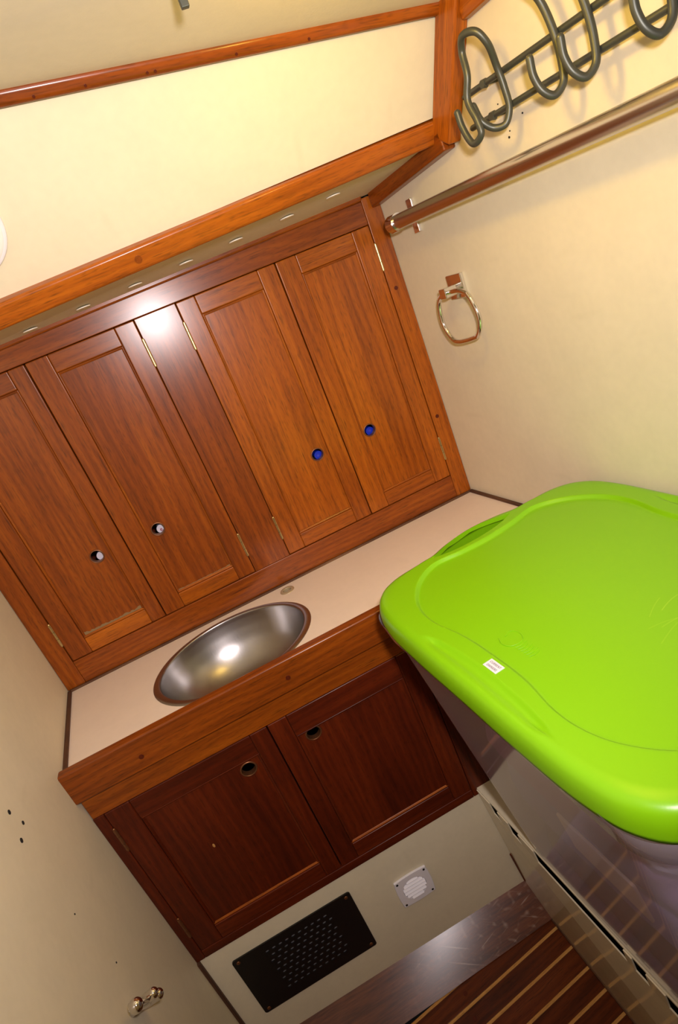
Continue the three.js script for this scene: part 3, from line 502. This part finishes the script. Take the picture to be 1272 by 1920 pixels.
// things seen through the clear body
function pillow(hx, hy, hz, amp, z, r = 0.02) {
  const g = new RoundedBoxGeometry(hx * 2, hy * 2, hz * 2, 6, r), p = g.attributes.position;
  const gg = mergeVertices((() => { const s = new THREE.SphereGeometry(1, 48, 28); const q = s.attributes.position; for (let i = 0; i < q.count; i++) { const f = v => Math.sign(v) * Math.pow(Math.abs(v), 0.38); const a = V(q.getX(i), q.getY(i), q.getZ(i)); let x = f(a.x), y = f(a.y), zz = f(a.z); const m = 1 + amp * N(x * 2 + z, y * 3, zz * 2.4) + amp * 0.5 * N(x * 6, y * 9 + z, zz * 7); q.setXYZ(i, x * hx * m, y * hy * m, zz * hz * m); } s.deleteAttribute('normal'); s.deleteAttribute('uv'); return s; })(), 1e-5);
  gg.computeVertexNormals(); return gg;
}
function inBin(name, g, m, x, y, z, label, cat, ry = 0) {
  const o = new THREE.Mesh(g, m); o.name = numbered(name); o.castShadow = o.receiveShadow = true; o.userData = { label, category: cat };
  o.position.copy(V(BC.x, bTop, BC.z)).addScaledVector(bu, x).addScaledVector(bw, z); o.position.y = bTop + y; o.rotation.y = BA + ry; scene.add(o); return o;
}
const cloth = c => new THREE.MeshPhysicalMaterial({ color: c, roughness: 0.9, bumpMap: fineBump, bumpScale: 0.0012, sheen: 0.4, sheenRoughness: 0.6 });
inBin('folded_blanket', pillow(0.112, 0.08, 0.195, 0.05, 1), cloth(0x8a7a78), 0, 0.088, 0.0, 'dark folded blanket at the bottom inside the clear bin', 'blanket');
inBin('folded_towel', pillow(0.138, 0.055, 0.212, 0.05, 3), cloth(0xa8a0c4), 0, 0.228, 0.0, 'slate violet folded towel halfway up inside the clear bin', 'towel');
inBin('folded_sheet', pillow(0.153, 0.05, 0.222, 0.05, 5), cloth(0xc09cbc), 0.002, 0.338, 0.0, 'mauve folded sheet inside the clear bin above the towel', 'sheet');
inBin('pillow', pillow(0.17, 0.06, 0.232, 0.05, 8), cloth(0xf0ecf8), 0.002, 0.45, 0.0, 'pale lavender pillow under the green lid inside the bin', 'pillow');
inBin('paper_packet', new RoundedBoxGeometry(0.004, 0.075, 0.12, 2, 0.0015), new THREE.MeshStandardMaterial({ color: 0xf4e8d0, roughness: 0.8 }), -0.172, 0.34, 0.1, 'beige paper packet against the inside of the clear bin', 'packet').rotation.z = 0.16;

// ---------------------------------------------------------------- right wall fittings
{ // towel bar
  const y = 0.607, d = 0.04, b = thing('towel_bar', 'long polished steel towel bar on the right wall', 'towel bar', onR(0.15, y));
  part(b, 'tube', rod(onR(0.10, y, d), onR(1.15, y, d), 0.0132, 0.0132, 40), M.bar);
  for (const z of [0.087, 1.13]) {
    part(b, 'end_collar', mergeGeometries([rod(onR(z, y, d), onR(z + 0.024, y, d), 0.0158, 0.0158, 40)]), M.chrome);
    part(b, 'bracket', rod(onR(z + 0.012, y, 0), onR(z + 0.012, y, d), 0.009, 0.009, 24), M.chrome);
    const zc = z + 0.05, g = beam(onR(zc - 0.05 * 0.6, y - 0.030, 0.003), onR(zc - 0.03, y + 0.030, 0.003), 0.018, 0.006, nR, 0.0015); part(b, 'wall_plate', g, M.chrome);
  }
}
{ // towel ring
  const r = thing('towel_ring', 'small chrome towel ring on a square wall plate', 'towel ring', onR(0.178, 0.466));
  part(r, 'wall_plate', beam(onR(0.156, 0.466, 0.004), onR(0.202, 0.466, 0.004), 0.044, 0.008, nR, 0.002), M.chrome);
  part(r, 'post', beam(onR(0.181, 0.463, 0.004), onR(0.181, 0.463, 0.04), 0.02, 0.018, V(0, 1, 0), 0.002), M.chrome);
  const d = 0.031, pts = [[0.196, 0.463], [0.178, 0.4625], [0.158, 0.457], [0.146, 0.44], [0.142, 0.41], [0.15, 0.388], [0.163, 0.374], [0.176, 0.371], [0.222, 0.375], [0.238, 0.379], [0.251, 0.392], [0.257, 0.41], [0.252, 0.436], [0.24, 0.455], [0.222, 0.462]].map(([z, y]) => onR(z, y, d));
  part(r, 'ring', tube(pts, 0.0042, 140, true, 12), M.chrome);
}
{ // hook rack
  const k = thing('hook_rack', 'dark grey wire rack of coat hooks on the right wall', 'hook rack', onR(0.5, 0.66));
  for (const y of [0.7205, 0.68]) part(k, 'rod', capped([onR(0.352, y, 0.022), onR(0.7, y, 0.022), onR(1.05, y, 0.022)], 0.0042, 24, 12), M.gun);
  for (const [z, y] of [[0.398, 0.7205], [0.4, 0.68], [0.98, 0.7205], [0.98, 0.68]]) part(k, 'mount', mergeGeometries([rod(onR(z, y, 0), onR(z, y, 0.022), 0.0032), rod(onR(z, y, 0.02), onR(z, y, 0.0275), 0.006, 0.005)]), M.gun);
  const P = a => a.map(([z, y, d]) => onR(z, y, d));
  // end hook: wire loops over and comes down to a second, lower hook
  part(k, 'hook', capped(P([[0.411, 0.697, 0.06], [0.417, 0.676, 0.0575], [0.424, 0.6625, 0.046], [0.435, 0.661, 0.036], [0.441, 0.676, 0.0295], [0.4405, 0.702, 0.0295], [0.442, 0.727, 0.035], [0.452, 0.752, 0.05], [0.448, 0.768, 0.06], [0.431, 0.772, 0.066], [0.418, 0.76, 0.062], [0.42, 0.732, 0.0645], [0.413, 0.705, 0.068], [0.422, 0.677, 0.068], [0.423, 0.661, 0.068], [0.406, 0.655, 0.07], [0.393, 0.679, 0.071], [0.39, 0.699, 0.071]]), 0.0046, 170, 12), M.gun);
  for (const z of [0.534, 0.583, 0.677, 0.76, 0.85, 0.94]) {
    const s = [[-0.008, 0.706, 0.061], [-0.008, 0.687, 0.0605], [-0.004, 0.669, 0.055], [0.001, 0.6605, 0.045], [0.006, 0.668, 0.034], [0.006, 0.69, 0.0295], [0.003, 0.725, 0.03], [-0.002, 0.757, 0.036], [-0.004, 0.774, 0.048]];
    part(k, 'hook', capped(P(s.map(([a, b, c]) => [z + a, b, c])), 0.0046, 110, 12), M.gun);
  }
}

// ---------------------------------------------------------------- other fittings
{ // round lamp on the slanting panel, cut by the frame
  const c = pb(0.203).addScaledVector(pU, 0.101), q = new THREE.Quaternion().setFromUnitVectors(V(0, 1, 0), pN);
  const t = thing('round_cabin_lamp', 'round white cabin lamp, unlit, on slanting panel at left edge', 'lamp', c);
  const lat = a => { const g = new THREE.LatheGeometry(a.map(p => new THREE.Vector2(...p)), 56); g.applyQuaternion(q); g.translate(c.x, c.y, c.z); return g; };
  part(t, 'base', lat([[0.0635, 0], [0.0635, 0.005], [0.062, 0.007], [0.058, 0.0075]]), M.white);
  part(t, 'cover', lat([[0.0595, 0.006], [0.058, 0.0085], [0.05, 0.0105], [0.03, 0.0125], [0.0001, 0.0135]]), new THREE.MeshPhysicalMaterial({ color: 0xf2e9e4, roughness: 0.4 }));
}
{ // chrome double hook on the left wall at the bottom edge of the picture
  const p = (z, y, d) => V(xl(z), y, z).addScaledVector(nL, d);
  const t = thing('robe_hook', 'small chrome double knob fitting low on left wall', 'hook', p(0.585, -0.2, 0));
  part(t, 'wall_plate', rod(p(0.578, -0.2, 0), p(0.578, -0.2, 0.012), 0.009, 0.007), M.chrome);
  part(t, 'stem', mergeGeometries([rod(p(0.562, -0.222, 0.016), p(0.61, -0.163, 0.024), 0.006, 0.0085), (() => { const s = new THREE.SphereGeometry(0.0095, 20, 14); const c = p(0.61, -0.163, 0.024); s.translate(c.x, c.y, c.z); return s; })()]), M.chrome);
  for (const [z, y] of [[0.566, -0.212], [0.556, -0.23]]) part(t, 'knob', mergeGeometries([rod(p(z, y, 0.006), p(z + 0.008, y + 0.01, 0.032), 0.0062, 0.0075), (() => { const s = new THREE.SphereGeometry(0.0076, 18, 12); const c = p(z + 0.008, y + 0.01, 0.032); s.translate(c.x, c.y, c.z); return s; })()]), M.chrome);
}
{ // ceiling lamp just above the frame; only the end of its dark bracket shows
  const y = x => yCeil(x), c = V(0.70, y(0.70) - 0.004, 0.60);
  const t = thing('ceiling_lamp', 'warm ceiling lamp in a dark metal bracket at top edge', 'lamp', c);
  const ax = V(1, -0.082, 0).normalize();
  part(t, 'bracket', mergeGeometries([beam(V(0.528, y(0.528) - 0.012, 0.565), V(0.86, y(0.86) - 0.012, 0.565), 0.004, 0.012, V(0, 0, 1), 0.001), beam(V(0.53, y(0.53) - 0.001, 0.565), V(0.53, y(0.53) - 0.034, 0.565), 0.008, 0.006, V(0, 0, 1), 0.001), beam(V(0.86, y(0.86) - 0.001, 0.565), V(0.86, y(0.86) - 0.02, 0.565), 0.008, 0.006, V(0, 0, 1), 0.001)]), M.gun);
  part(t, 'base_plate', beam(V(0.57, y(0.57) - 0.006, 0.62), V(0.84, y(0.84) - 0.006, 0.62), 0.07, 0.01, V(0, 1, 0), 0.002), M.white);
  part(t, 'diffuser', beam(V(0.58, y(0.58) - 0.017, 0.62), V(0.83, y(0.83) - 0.017, 0.62), 0.05, 0.012, V(0, 1, 0), 0.005), new THREE.MeshPhysicalMaterial({ color: 0xfff0d0, emissive: LAMP.color, emissiveIntensity: 1.2, roughness: 0.5 }), 'glowing warm diffuser');
  const l = new THREE.PointLight(LAMP.color, LAMP.power, 0, 2); // stands just under the glowing diffuser
  l.position.set(0.705, y(0.705) - 0.04, 0.62); l.castShadow = true; l.shadow.radius = 1.2; l.shadow.camera.near = 0.01; l.name = 'ceiling_lamp_light'; scene.add(l);
}

// ---------------------------------------------------------------- lift everything so that the floor is at 0
for (const o of scene.children) o.position.y += LIFT;
scene.updateMatrixWorld(true);
renderer.render(scene, camera);
